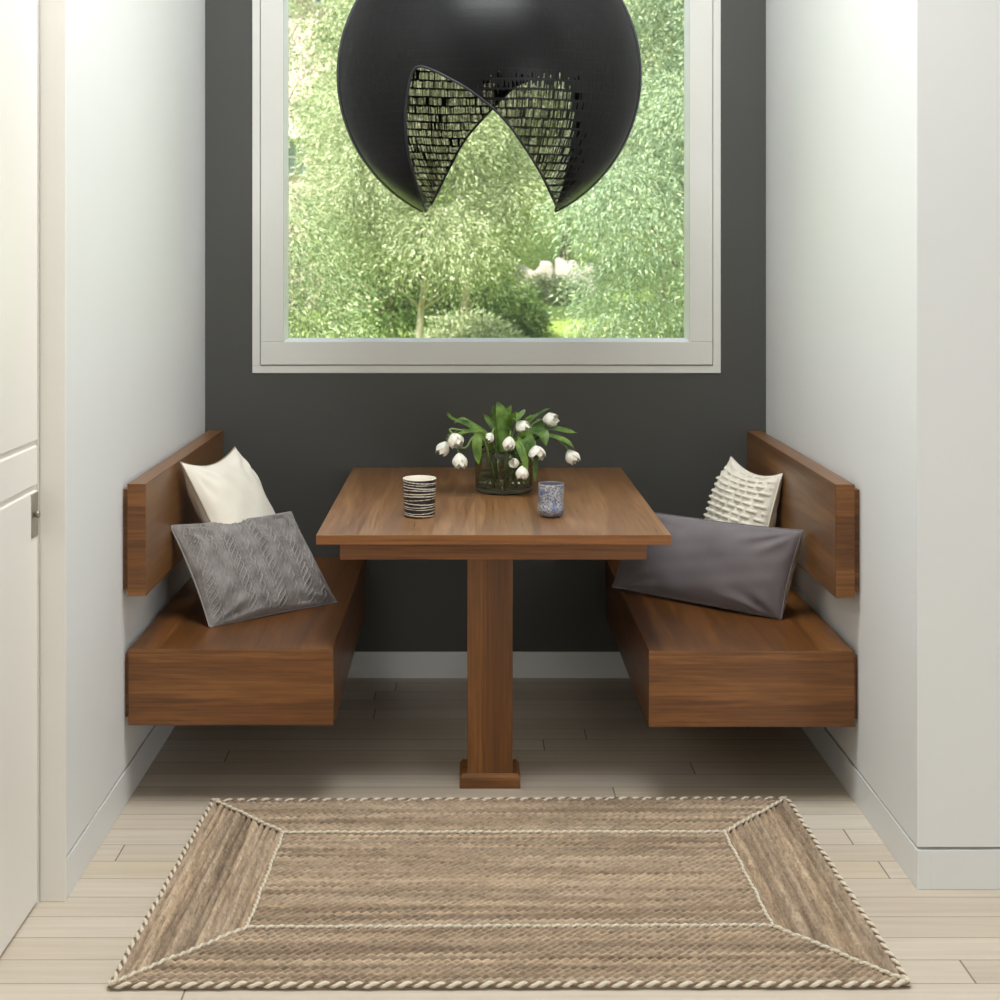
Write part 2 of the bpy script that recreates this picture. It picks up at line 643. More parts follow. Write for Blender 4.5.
def cable(x, y, W, H):
    """vertical cables: pairs of crossing ropes in columns, finer ribs between"""
    pitch = .056
    k = math.floor(x / pitch)
    cx = (x / pitch - k - .5) * pitch
    wide = k % 2 == 0
    cx += .0035 * math.sin(y * 23 + k * 2) + .0015 * math.sin(y * 61 + k)
    y = y + .008 * math.sin(x * 17 + y * 9)
    soft_ = .62 + .38 * math.sin(x * 31 + y * 19 + math.sin(y * 27))
    ph = 2 * PI * y / (.082 if wide else .058) + k * 1.9
    amp = .0155 if wide else .008
    h = 0
    for s in ((0, PI / 2, PI, 3 * PI / 2) if wide else (0, PI)):
        dx = cx - amp * math.sin(ph + s)
        over = .65 + .35 * math.cos(ph + s)
        h = max(h, over * math.exp(-(dx / .0034) ** 2))
    rib = math.exp(-((abs(cx) - .0245) / .002) ** 2) * (.6 + .4 * math.sin(y * 420))
    return (.0078 * h + .003 * rib) * soft_


def tufts(x, y, W, H):
    """broken rows of raised loops"""
    pitch = .0225
    r = math.floor(y / pitch)
    fy = (y / pitch - r - .5)
    L = .058
    xs = x + (.029 if r % 2 else 0) + .009 * math.sin(r * 2.3)
    k = math.floor(xs / L)
    fx = (xs / L - k)
    on = 1 if .10 < fx < .88 else 0
    soft = min(1, (fx - .10) / .08, (.88 - fx) / .08) if on else 0
    loops = .5 + .5 * abs(math.sin(xs * PI / .0105))
    return .0105 * soft * loops * max(0, 1 - (abs(fy) / .27) ** 2) ** .7


pillow('plain cream velvet pillow leaning on the left backrest behind the cable-knit grey pillow',
       [(-.655, 4.20, ZS_L + .01), (-.56, 4.67, ZS_L + .01), P(235, 447, 4.60), P(180.5, 462, 4.22)], .068, cream_velvet, cream_velvet, clampL,
       res=(60, 60), seed=1.0, piping=cream_back, pinch=.075, sag=.018)
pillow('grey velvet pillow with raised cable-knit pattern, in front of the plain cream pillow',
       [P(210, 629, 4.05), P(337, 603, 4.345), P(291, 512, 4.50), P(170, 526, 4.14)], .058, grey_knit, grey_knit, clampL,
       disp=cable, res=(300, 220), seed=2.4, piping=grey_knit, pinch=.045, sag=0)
pillow('ivory wool pillow with raised looped rows leaning on the right backrest',
       [(.775, 4.83, ZS_R + .01), (.905, 4.42, ZS_R + .01), P(782, 474, 4.43), P(731, 457, 4.78)], .062, white_wool, white_wool, clampR,
       disp=tufts, res=(240, 220), seed=3.3, piping=white_wool, pinch=.05, sag=.022)
pillow('long smooth mauve-grey velvet lumbar pillow lying in front of the ivory looped pillow',
       [P(612, 588, 4.57), P(781, 621, 4.157), P(803, 531, 4.12), (.55, 4.59, .68)], .066, mauve_velvet, oat_back, clampR,
       res=(90, 60), seed=4.1, piping=mauve_velvet, exb=.33, TB=1.35, wob=.5, pinch=.03, sag=0, back_label='cream cotton back of the pillow')

# ==================================================================== VASE + CUPS
VX, VY, VR, VZ1 = .119, 4.50, .0925, ZT + .139
vase = thing('flower_vase', 'low smoked glass cylinder vase half full of water, holding the tulips', 'vase', (VX, VY, ZT))
t = NT('smoked_olive_glass')
smoke = t.set(Base_Color=(.56, .62, .49, 1), Roughness=.02, IOR=1.45, Transmission_Weight=1.0)
b = MB()
z = ZT + .0005
b.lathe([(0, z), (VR - .010, z), (VR - .003, z + .004), (VR, z + .012), (VR, VZ1 - .02), (VR - .002, VZ1 - .002), (VR - .004, VZ1),
         (VR - .006, VZ1 - .002), (VR - .005, VZ1 - .02), (VR - .005, z + .024), (VR - .010, z + .016), (0, z + .014)], VX, VY, 72)
vo = b.build('glass_body', smoke, vase, smooth=True)
t = NT('vase_water')
wat = t.set(Base_Color=(.86, .88, .80, 1), Roughness=0.0, IOR=1.33, Transmission_Weight=1.0)
b = MB()
wz = ZT + .054
b.lathe([(0, z + .0145), (VR - .0106, z + .0165), (VR - .0056, z + .0245), (VR - .0056, wz), (0, wz)], VX, VY, 72)
b.build('water', wat, vase, smooth=False)

SCX, SCY, SR0, SR1, SZ1 = -.138, 4.063, .0445, .0485, ZT + .110
t = NT('black_glaze'); blackg = t.set(Base_Color=lin(24, 22, 24), Roughness=.35)
t = NT('cream_glaze'); creamg = t.set(Base_Color=lin(226, 218, 200), Roughness=.4)
cup = thing('striped_cup', 'black cup with thin cream crossing stripes, left of the vase', 'cup', (SCX, SCY, ZT))
rr = random.Random(5)
lines = []
for k in range(12):
    lines.append((.006 + k * .0088 + rr.uniform(-.0015, .0015), rr.uniform(-.0042, .0042), rr.uniform(0, 6.28), rr.uniform(.0007, .0014)))
b = MB()
NU, NV = 150, 120
vs, fs, ms = [], [], []
for j in range(NV + 1):
    h = j / NV
    r = SR0 + (SR1 - SR0) * h - (.003 * (1 - h / .03) if h < .03 else 0)
    for i in range(NU):
        a = 2 * PI * i / NU
        vs.append((SCX + r * math.cos(a), SCY + r * math.sin(a), ZT + .0005 + h * .1095))
for j in range(NV):
    for i in range(NU):
        a = 2 * PI * (i + .5) / NU
        hz = (j + .5) / NV * .1095
        hit = any(abs(hz - (z0 + am * math.sin(a + ph))) < th for z0, am, ph, th in lines)
        fs.append((j * NU + i, j * NU + (i + 1) % NU, (j + 1) * NU + (i + 1) % NU, (j + 1) * NU + i))
        ms.append(1 if hit or j > NV - 3 else 0)
b.v, b.f, b.m = vs, fs, ms
b.lathe([(0, ZT + .0006), (SR0 - .003, ZT + .0006)], SCX, SCY, NU, 0)
b.build('cup_body', [blackg, creamg], cup, smooth=True)
b = MB()
b.lathe([(SR1, SZ1), (SR1 - .001, SZ1 + .0012), (SR1 - .003, SZ1 + .0012), (SR1 - .0045, SZ1 - .001), (SR0 - .004, ZT + .012), (SR0 - .012, ZT + .007), (0, ZT + .006)], SCX, SCY, 60)
o = b.build('lining', creamg, cup, smooth=True); o['label'] = 'cream glazed inside and rim'

BCX, BCY = .2435, 4.052
t = NT('blue_speckle_glaze')
v = t.obj()
n1 = t.noise(v, 55, 3, .6)
n2 = t.noise(v, 190, 3, .7)
n3 = t.noise(v, 26, 2, .5, .4)
n4 = t.noise(v, 330, 2, .6)
c = t.mix(t.ramp(n2, [(.42, G(0)), (.58, G(1))]), lin(82, 88, 108), lin(186, 187, 188))
c = t.mix(t.ramp(n3, [(.52, G(0)), (.62, G(.75))]), c, lin(70, 92, 150))
c = t.mix(t.ramp(n4, [(.58, G(0)), (.66, G(.9))]), c, lin(205, 203, 196))
speck = t.set(Base_Color=c, Roughness=.4)
t = NT('raw_stoneware'); raw = t.set(Base_Color=lin(84, 76, 70), Roughness=.7)
t = NT('dark_glaze_inside'); darki = t.set(Base_Color=lin(96, 98, 104), Roughness=.3)
cup2 = thing('speckled_cup', 'small handleless cup with blue and white speckled glaze, right of the vase', 'cup', (BCX, BCY, ZT))
prof = [(.026, .004), (.0335, .010), (.0375, .018), (.0385, .026), (.0372, .034), (.0362, .042), (.0364, .056), (.037, .078), (.0373, .094), (.0365, .0968), (.0352, .0962)]
pp = bez([(r, 0, h) for r, h in prof], 40)
b = MB(); b.lathe([(p.x, ZT + p.z) for p in pp], BCX, BCY, 56)
b.build('cup_body', speck, cup2, smooth=True)
b = MB(); b.lathe([(0, ZT + .0005), (.024, ZT + .0005), (.0265, ZT + .003), (.0265, ZT + .005)], BCX, BCY, 56)
o = b.build('foot_ring', raw, cup2, smooth=True); o['label'] = 'bare dark foot ring'
b = MB(); b.lathe([(.0352, ZT + .0962), (.0342, ZT + .09), (.033, ZT + .04), (.03, ZT + .015), (0, ZT + .010)], BCX, BCY, 56)
b.build('lining', darki, cup2, smooth=True)

# ==================================================================== TULIPS
t = NT('tulip_petal')
v = t.obj()
pn = t.noise(v, 40, 3)
t.set(Base_Color=t.mix(pn, lin(247, 244, 232), lin(238, 233, 214)), Roughness=.5, Subsurface_Weight=.15, Subsurface_Radius=(.01, .01, .008), Subsurface_Scale=.3)
petal_m = t.mat


def green(name, c1, c2, rough=.42):
    t = NT(name)
    v = t.obj()
    n1 = t.noise(v, 22, 3)
    col = t.mix(t.ramp(n1, [(.35, G(0)), (.65, G(1))]), c1, c2)
    t.set(Base_Color=col, Roughness=rough)
    tr = t.n('ShaderNodeBsdfTranslucent')
    t.l(col, tr.inputs[0])
    mx = t.n('ShaderNodeMixShader', Fac=.3)
    t.l(t.bsdf.outputs[0], mx.inputs[1]); t.l(tr.outputs[0], mx.inputs[2])
    t.l(mx.outputs[0], t.out.inputs[0])
    return t.mat


leaf_m = green('tulip_leaf', lin(66, 100, 38), lin(132, 166, 76))
stem_m = green('tulip_stem', lin(120, 150, 80), lin(142, 170, 98), .5)


def blossom(c, axis, R, H, opening, seed):
    axis = Vector(axis).normalized()
    x = axis.orthogonal().normalized()
    y = axis.cross(x)
    base = Vector(c) - axis * H * .5
    m = MB()
    rg = random.Random(seed)
    for k in range(6):
        inner = k % 2
        ph = k * PI / 3 + rg.uniform(-.12, .12)
        Rk = R * (.88 if inner else 1.0)
        op = opening - .42 + rg.uniform(-.08, .08)
        hk = H * rg.uniform(.93, 1.04) * (1.0 if inner else .97)

        def fn(a, s, inner=inner, ph=ph, Rk=Rk, op=op, hk=hk):
            w = (a - .5) * 2
            r = Rk * (.16 + .92 * math.sin(min(1, s * 1.35) * PI / 2) ** .8)
            if s > .45: r *= 1 + (op - .55) * ((s - .45) / .55) ** 1.4
            hw = 1.12 * max(.02, math.sin(PI * (min(1, s * .93 + .05)) ** .85)) ** .62
            if s > .9: hw *= max(.05, (1 - s) / .1) ** .6
            ang = ph + w * hw * .95
            rad = r * (1 + .05 * abs(w) ** 2 * (1 if not inner else -.3)) + .0006 * math.sin(w * 9 + ph)
            h = hk * (s - .06 * (w * w) * s)
            return base + (x * math.cos(ang) + y * math.sin(ang)) * rad + axis * h
        m.grid(fn, 11, 15)
    return m, base


def leafmesh(m, pts, w, nrm_hint, fold=.35, twist=0.0):
    cv = bez(pts, 22)
    w = w * 1.25
    hint = Vector(nrm_hint)

    def fn(a, s):
        k = s * 21
        i = min(int(k), 20)
        p = cv[i].lerp(cv[i + 1], k - i)
        tg = (cv[min(i + 1, 21)] - cv[max(i - 1, 0)]).normalized()
        side = tg.cross(hint)
        side = side.normalized() if side.length > 1e-4 else tg.orthogonal()
        if twist: side = Matrix.Rotation(twist * s, 3, tg) @ side
        up = side.cross(tg)
        q = (a - .5) * 2
        ww = w * (.35 + .65 * math.sin(min(1, s / .55) * PI / 2)) * (1 if s < .5 else max(0, 1 - ((s - .5) / .5) ** 2.2)) + .0004
        return p + side * q * ww + up * (fold * ww * (abs(q) ** 1.3) + .0012 * math.sin(s * 14 + q * 2))
    m.grid(fn, 7, 26)


def tulip(label, bl, axis, R, H, opening, foot, mids, leaves, seed):
    """bl = (px, py, Y) of the blossom; mids = pixel points of the stem; leaves = [(points, width, normal)]"""
    ft = Vector((VX + foot[0], VY + foot[1], ZT + .019))
    t = thing('tulip', label, 'flower', ft, 'white tulips in the glass vase')
    m, base = blossom(P(*bl), axis, R * .97, H, opening, seed)
    m.build('blossom', petal_m, t, smooth=True)
    ax = Vector(axis).normalized()
    cv = bez([ft] + [P(*q) for q in mids] + [base - ax * .018, base + ax * .004], 26)
    m = MB(); m.tube(cv, .0029, 8)
    m.build('stem', stem_m, t, smooth=True)
    for pts, w, nh in leaves:
        m = MB()
        leafmesh(m, [P(*q) for q in pts], w, nh)
        m.build('leaf', leaf_m, t, smooth=True)
    return t


def Q(x, y):      # pixel from the 4.545x study crop of the flowers
    return 400 + x / 4.545, 380 + y / 4.545


def q3(*tr):
    return [(*Q(x, y), Y) for x, y, Y in tr]


UPV, FRV = (0, -.3, 1), (0, -1, .25)
tulip('largest and highest of the three white tulips at the left of the bouquet', (*Q(252, 274), 4.40), (.35, -.42, -.75), .027, .047, .72, (-.03, -.02),
      q3((415, 400, 4.46), (380, 262, 4.44), (318, 236, 4.42)),
      [(q3((420, 330, 4.48), (390, 250, 4.45), (320, 215, 4.44), (235, 178, 4.43), (212, 145, 4.43)), .012, UPV)], 1)
tulip('white tulip at the outer left tip of the bouquet, half hidden by the larger one', (*Q(196, 312), 4.44), (-.45, -.25, -.8), .022, .047, .62, (-.04, .01),
      q3((430, 400, 4.50), (385, 285, 4.47), (300, 226, 4.46), (222, 250, 4.45)),
      [(q3((440, 340, 4.52), (400, 255, 4.5), (340, 215, 4.49), (290, 182, 4.48), (245, 195, 4.47)), .013, UPV)], 2)
tulip('white tulip hanging lowest at the left of the bouquet on an arched pale stem', (*Q(272, 368), 4.38), (.12, -.4, -.85), .024, .050, .66, (-.01, -.04),
      q3((420, 420, 4.44), (385, 280, 4.41), (335, 258, 4.39), (302, 305, 4.38)),
      [(q3((420, 350, 4.46), (385, 255, 4.42), (335, 235, 4.41), (285, 245, 4.40), (205, 268, 4.41)), .012, UPV),
       (q3((395, 300, 4.42), (366, 252, 4.40), (350, 275, 4.385), (352, 340, 4.385), (358, 385, 4.39)), .012, FRV)], 3)
tulip('smallest white tulip bud above the left rim of the vase', (*Q(406, 262), 4.42), (-.35, -.45, -.5), .0165, .036, .6, (-.02, .03),
      q3((440, 400, 4.49), (435, 290, 4.47)),
      [(q3((450, 330, 4.54), (435, 230, 4.54), (410, 190, 4.55), (378, 155, 4.55)), .010, FRV),
       (q3((450, 330, 4.55), (440, 210, 4.56), (428, 150, 4.56), (422, 115, 4.56)), .008, FRV)], 4)
tulip('white tulip facing straight out at the middle front of the bouquet', (*Q(496, 288), 4.38), (-.1, -.42, -.75), .0205, .044, .66, (.01, -.03),
      q3((480, 400, 4.46), (492, 290, 4.44)),
      [(q3((470, 340, 4.52), (468, 220, 4.53), (462, 150, 4.53), (440, 97, 4.54)), .016, FRV),
       (q3((470, 340, 4.52), (472, 230, 4.54), (485, 160, 4.55), (508, 112, 4.55)), .011, FRV)], 5)
tulip('white tulip upper centre of the bouquet, leaning right above the middle one', (*Q(556, 214), 4.46), (.55, -.4, -.5), .024, .048, .70, (.03, .02),
      q3((490, 400, 4.5), (505, 280, 4.5), (522, 215, 4.5)),
      [(q3((500, 330, 4.54), (500, 230, 4.53), (522, 165, 4.5), (548, 150, 4.46), (530, 190, 4.43)), .017, UPV),
       (q3((520, 330, 4.58), (560, 230, 4.6), (590, 180, 4.6), (612, 165, 4.58), (565, 178, 4.56)), .012, UPV)], 6)
tulip('white tulip at the top right of the bouquet, pointing right', (*Q(684, 180), 4.50), (.8, -.35, .05), .0235, .052, .62, (.045, .0),
      q3((510, 400, 4.51), (555, 280, 4.51), (600, 205, 4.51), (630, 184, 4.505)),
      [(q3((520, 330, 4.55), (570, 220, 4.56), (620, 165, 4.56), (660, 140, 4.55), (684, 128, 4.55)), .0085, UPV)], 7)
tulip('white tulip facing front at the right of the vase, wide open', (*Q(622, 332), 4.40), (.15, -.42, -.8), .027, .048, .76, (.03, -.03),
      q3((520, 420, 4.46), (560, 290, 4.44), (600, 290, 4.42)),
      [(q3((530, 350, 4.52), (580, 260, 4.5), (640, 245, 4.46), (665, 300, 4.44)), .021, UPV),
       (q3((540, 340, 4.5), (570, 260, 4.47), (625, 230, 4.5), (660, 180, 4.55)), .018, UPV)], 8)
tulip('white tulip at the far right tip of the bouquet, drooping towards the table', (*Q(783, 350), 4.46), (.45, -.3, -.7), .0235, .050, .64, (.05, .02),
      q3((520, 410, 4.52), (580, 280, 4.51), (680, 250, 4.49), (740, 292, 4.47)),
      [(q3((530, 340, 4.55), (600, 250, 4.54), (690, 225, 4.52), (770, 240, 4.5), (806, 240, 4.5)), .014, UPV),
       (q3((560, 330, 4.5), (640, 262, 4.48), (710, 265, 4.46), (765, 290, 4.45), (798, 322, 4.45)), .012, UPV)], 9)
tulip('white tulip drooping lowest in front of the vase glass', (*Q(556, 422), 4.375), (-.1, -.15, -.95), .0205, .044, .66, (.0, -.05),
      q3((500, 400, 4.45), (520, 290, 4.41), (556, 300, 4.385), (568, 360, 4.378)),
      [(q3((520, 320, 4.44), (530, 268, 4.41), (548, 310, 4.385), (568, 370, 4.375), (578, 428, 4.372)), .010, FRV)], 10)
tulip('white tulip mostly hidden behind the leaf in front of the vase', (*Q(522, 378), 4.392), (-.5, -.4, .1), .0155, .032, .8, (-.005, -.06),
      q3((505, 420, 4.45), (530, 300, 4.43), (550, 345, 4.40)),
      [(q3((560, 320, 4.46), (600, 290, 4.44), (618, 350, 4.41), (612, 420, 4.40), (612, 462, 4.40)), .006, FRV),
       (q3((530, 320, 4.47), (560, 260, 4.44), (580, 270, 4.42), (590, 330, 4.41), (580, 375, 4.405)), .016, FRV)], 11)

# ==================================================================== PENDANT
PY = 4.37
PC = P(489, 76, PY)
PRAD = 152 / F * PY * .992
K = PY / F
pend = thing('pendant_lamp', 'huge black woven globe pendant with pointed cut-outs, hanging in front of the window', 'lamp', PC)
front = [(425.4, 210.9), (415.9, 182.4), (408.3, 152), (405.6, 121.6), (407.5, 95), (412.5, 72), (420, 66.5), (433, 70.3), (452, 79.8), (471, 91.2), (493.8, 109), (509, 125.4),
         (524, 146.3), (539.4, 171), (550.8, 193.8), (556.5, 207)]
DEPTH = .80


def on_shell(x, y, far=False):
    """where the sight line through a pixel meets the front bowl (x, z from the globe centre)"""
    d = P(x, y, 1.0) - Vector((0, 0, CH))
    o = Vector((0, 0, CH)) - PC
    d2, o2 = Vector((d.x, d.y / DEPTH, d.z)), Vector((o.x, o.y / DEPTH, o.z))
    qa, qb, qc = d2.dot(d2), d2.dot(o2), o2.dot(o2) - PRAD ** 2
    disc = max(0.0, qb * qb - qa * qc)
    h = o + d * ((-qb + (1 if far else -1) * math.sqrt(disc)) / qa)
    return h.x, h.z


poly = [on_shell(x, y) for x, y in front]
back = [(981 - x, y) for x, y in front[:10]] + [(478.6, 123.5), (463.4, 142.5), (452, 163.4), (440.6, 186), (430.5, 206)]
poly_b = [on_shell(x, y, True) for x, y in back]
edge_f = np.array([(p.x, p.z) for p in bez([(x, 0, z) for x, z in poly], 160)])
edge_b = np.array([(p.x, p.z) for p in bez([(x, 0, z) for x, z in poly_b], 160)])
# the tips rest on the globe outline: close each cut below them
ZTIP = min(poly[0][1], poly[-1][1], poly_b[0][1], poly_b[-1][1]) - .004


def closed(e):
    sg = 1 if e[-1, 0] > e[0, 0] else -1
    return np.vstack([e, [(e[-1, 0] + sg * .010, ZTIP), (sg * .40, ZTIP), (sg * .40, -.6), (-sg * .40, -.6), (-sg * .40, ZTIP), (e[0, 0] - sg * .010, ZTIP)]])


def inside(px_, pz_, pol):
    x1, y1 = pol[:, 0], pol[:, 1]
    x2, y2 = np.roll(x1, -1), np.roll(y1, -1)
    X, Z = px_[:, None], pz_[:, None]
    c = ((y1 > Z) != (y2 > Z)) & (X < (x2 - x1) * (Z - y1) / (y2 - y1 + 1e-12) + x1)
    return c.sum(1) % 2 == 1


NA, NB = 480, 260
az = np.linspace(0, 2 * PI, NA, endpoint=False)
el = np.linspace(.03, PI - .03, NB)
AZ, EL = np.meshgrid(az, el)
X = PRAD * np.sin(EL) * np.cos(AZ); Yy = PRAD * DEPTH * np.sin(EL) * np.sin(AZ); Z = PRAD * np.cos(EL)
Vv = np.stack([X, Yy, Z], -1).reshape(-1, 3)
isf = Vv[:, 1] <= 0
V2 = Vv.copy()
# snap vertices near a cut line on to it
for sel, e in ((np.where(isf)[0], edge_f), (np.where(~isf)[0], edge_b)):
    for s0 in range(0, len(sel), 20000):
        k_ = sel[s0:s0 + 20000]
        L = Vv[k_][:, [0, 2]]
        d = np.linalg.norm(L[:, None, :] - e[None], axis=2)
        n_ = d.argmin(1)
        near = d[np.arange(len(n_)), n_] < .0042
        tg = e[n_[near]]
        dep = np.sqrt(np.maximum(0, PRAD ** 2 - (tg ** 2).sum(1))) * DEPTH
        sgn_ = np.where(isf[k_[near]], -1, 1)
        V2[k_[near]] = np.stack([tg[:, 0], dep * sgn_, tg[:, 1]], -1)
idx = np.arange(NA * NB).reshape(NB, NA)
q = np.stack([idx[:-1, :], np.roll(idx, -1, 1)[:-1, :], np.roll(idx, -1, 1)[1:, :], idx[1:, :]], -1).reshape(-1, 4)
cen = V2[q].mean(1)
cut = np.where(cen[:, 1] <= 0, inside(cen[:, 0], cen[:, 2], closed(edge_f)), inside(cen[:, 0], cen[:, 2], closed(edge_b)))
q = q[~cut]
used = np.unique(q)
remap = -np.ones(len(V2), int); remap[used] = np.arange(len(used))
me = bpy.data.meshes.new('shade')
me.from_pydata([tuple(p) for p in (V2[used] + np.array(PC))], [], [tuple(r) for r in remap[q]])

t = NT('black_woven_bamboo')
tc = t.n('ShaderNodeTexCoord')
sep = t.n('ShaderNodeSeparateXYZ')
t.l(tc.outputs['Object'], sep.inputs[0])
ang = t.math('ARCTAN2', sep.outputs[0], sep.outputs[1])
wob = t.noise(tc.outputs['Object'], 5.0, 2)
sgn = t.math('MULTIPLY', t.math('SIGN', sep.outputs[1]), -1.0)
sx_ = t.math('MULTIPLY', sep.outputs[0], sgn)
def sstep(x, a, c_):
    nd = t.n('ShaderNodeMapRange', interpolation_type='SMOOTHSTEP')
    t.l(x, nd.inputs[0]); nd.inputs[1].default_value = a; nd.inputs[2].default_value = c_
    return nd.outputs[0]
# the weave is loose only on the inner flank of each bowl, dense elsewhere
loose = t.math('MULTIPLY', t.math('MULTIPLY', sstep(t.math('SUBTRACT', sx_, t.math('MULTIPLY', t.math('LESS_THAN', sgn, 0.0), .12)), .30, .17), sstep(sx_, -.06, .0)), sstep(t.math('ADD', sep.outputs[2], t.math('MULTIPLY', t.math('GREATER_THAN', sgn, 0.0), .185)), .16, .08))
rowf = t.math('ADD', t.math('MULTIPLY', t.math('ARCCOSINE', t.math('MULTIPLY', sep.outputs[2], .999 / PRAD)), PRAD / .0285), t.math('MULTIPLY', wob, .5))
ri = t.math('FLOOR', rowf)
rf = t.math('FRACT', rowf)
wn = t.n('ShaderNodeTexWhiteNoise', noise_dimensions='1D')
t.l(ri, wn.inputs['W'])
uu = t.math('ADD', t.math('MULTIPLY', ang, PRAD / .0048), t.math('MULTIPLY', wn.outputs[0], 50))
ui = t.math('FLOOR', uu)
uf = t.math('FRACT', uu)
cmb = t.n('ShaderNodeCombineXYZ')
t.l(ui, cmb.inputs[0]); t.l(ri, cmb.inputs[1])
wn2 = t.n('ShaderNodeTexWhiteNoise', noise_dimensions='2D')
t.l(cmb.outputs[0], wn2.inputs['Vector'])
# each gap between two slats is open over a random part of its row
gap_lo = t.math('MULTIPLY_ADD', wn2.outputs[0], .22, .10)
openr = t.math('MULTIPLY', t.math('GREATER_THAN', rf, gap_lo), t.math('LESS_THAN', rf, .985))
openu = t.math('MULTIPLY', t.math('GREATER_THAN', uf, .12), t.math('GREATER_THAN', wn2.outputs[0], t.math('SUBTRACT', 1.0, t.math('MULTIPLY', loose, .88))))
hole = t.math('MULTIPLY', openr, openu)
tr = t.n('ShaderNodeBsdfTransparent')
wn3 = t.n('ShaderNodeTexWhiteNoise', noise_dimensions='3D')
t.l(cmb.outputs[0], wn3.inputs['Vector'])
trc = t.ramp(wn3.outputs[0], [(0, (.17, .15, .17, 1)), (.5, (.40, .355, .42, 1)), (1, (.64, .57, .66, 1))])
t.l(trc, tr.inputs[0])
t.set(Base_Color=lin(8, 8, 9), Roughness=.36, Specular_IOR_Level=.25)
t.bump(t.math('ADD', t.math('MULTIPLY', t.math('LESS_THAN', rf, .12), -1.0), t.math('MULTIPLY', wn2.outputs[0], .6)), .8, .004)
mx = t.n('ShaderNodeMixShader')
t.l(hole, mx.inputs[0]); t.l(t.bsdf.outputs[0], mx.inputs[1]); t.l(tr.outputs[0], mx.inputs[2])
t.l(mx.outputs[0], t.out.inputs[0])
weave = t.mat
t = NT('black_rim'); black_rim = t.set(Base_Color=lin(42, 43, 50), Roughness=.5, Specular_IOR_Level=.3)
shade = link_mesh('shade', me, weave, pend, smooth=True)
# ridge where the two bowls meet
b = MB()
a0 = math.asin(-poly[0][1] / PRAD)


def ring(a, s):
    # from the left tip over the top to the right tip: a flat hem lying on both bowls
    th = (PI + a0) - a * (PI + 2 * a0)
    hw = .105 * min(1, .12 + 3.2 * min(a, 1 - a)) ** .8
    cs = 2 * PI * s
    yy = hw * math.sin(cs)
    r = PRAD * math.sqrt(1 - (yy / (PRAD * DEPTH)) ** 2) + .0035 * math.cos(cs)
    if math.cos(cs) > 0: r += .001
    return PC + Vector((r * math.cos(th), yy, r * math.sin(th)))


b.grid(ring, 160, 25)
b.build('rim_band', black_rim, pend, smooth=True)
b = MB()
for sg, e in ((1, edge_f), (-1, edge_b)):
    pts = []
    for x, zz in e[::2]:
        r2 = max(0, 1 - (x / PRAD) ** 2 - (zz / PRAD) ** 2)
        pts.append(PC + Vector((x, -sg * math.sqrt(r2) * PRAD * DEPTH, zz)))
    b.tube(pts, .0038, 8)
b.build('edge_binding', black_rim, pend, smooth=True)
b = MB(); b.tube([PC + Vector((0, 0, PRAD - .01)), Vector((PC.x, PC.y, ZC - .02))], .004, 8)
b.build('cord', black_rim, pend)
b = MB(); b.lathe([(0, ZC - .025), (.055, ZC - .025), (.06, ZC - .02), (.06, ZC)], PC.x, PC.y, 32)
b.build('ceiling_canopy', black_rim, pend)

# ==================================================================== RUG
def jute(name, axis, seed):
    t = NT(name)
    s = [130.0, 130.0, 60.0]; s[axis] = 24.0
    v = t.obj(tuple(s), (seed, seed, 0))
    n1 = t.noise(v, 1.0, 3, .7)
    s = [34.0, 34.0, 3.0]; s[axis] = 1.6
    n2 = t.noise(t.obj(tuple(s), (seed, 0, 0)), 1.0, 3, .6)
    n3 = t.noise(t.obj(), 520, 2, .6)
    c = t.ramp(n2, [(.30, lin(150, 129, 107)), (.48, lin(179, 157, 132)), (.62, lin(196, 175, 150)), (.75, lin(162, 140, 118))])
    dy = t.n('ShaderNodeAttribute', attribute_name='braid_dye')
    c = t.mix(1.0, c, t.ramp(dy.outputs['Fac'], [(0, (.68, .66, .64)), (.45, G(.97)), (1, (1.13, 1.11, 1.06))]), 'MULTIPLY')
    c = t.mix(1.0, c, t.ramp(n1, [(.32, G(.6)), (.54, G(1.0)), (.72, G(1.18))]), 'MULTIPLY')
    c = t.mix(t.ramp(n3, [(.62, G(0)), (.72, G(.5))]), c, lin(110, 84, 62))
    t.set(Base_Color=c, Roughness=.9)
    t.bump(t.math('ADD', n1, n3), .5, .0015)
    return t.mat


jx, jy = jute('jute_braid_x', 0, 1.0), jute('jute_braid_y', 1, 4.0)
t = NT('cream_cotton_cord')
n = t.noise(t.obj(), 300, 2)
creamc = t.set(Base_Color=t.mix(n, lin(232, 223, 205), lin(208, 196, 174)), Roughness=.9)
t = NT('dark_jute_cord')
n = t.noise(t.obj(), 300, 2)
darkc = t.set(Base_Color=t.mix(n, lin(150, 125, 98), lin(105, 84, 64)), Roughness=.9)
RZ = .011
def R3(px_, py_):
    Y = (CH - RZ) * F / (py_ - CY)
    return Vector(((px_ - CX) / F * Y, Y, 0))
A = [R3(213, 800), R3(787, 798), R3(909, 983), R3(110, 984.5)]          # outer: back-left, back-right, front-right, front-left
B = [R3(283, 833), R3(724, 832.5), R3(772, 926), R3(247, 928)]
rug = thing('braided_rug', 'rectangular braided jute rug with cream cord borders, on the floor before the table', 'rug', ((A[0] + A[1] + A[2] + A[3]) / 4))
PITCH = .0195


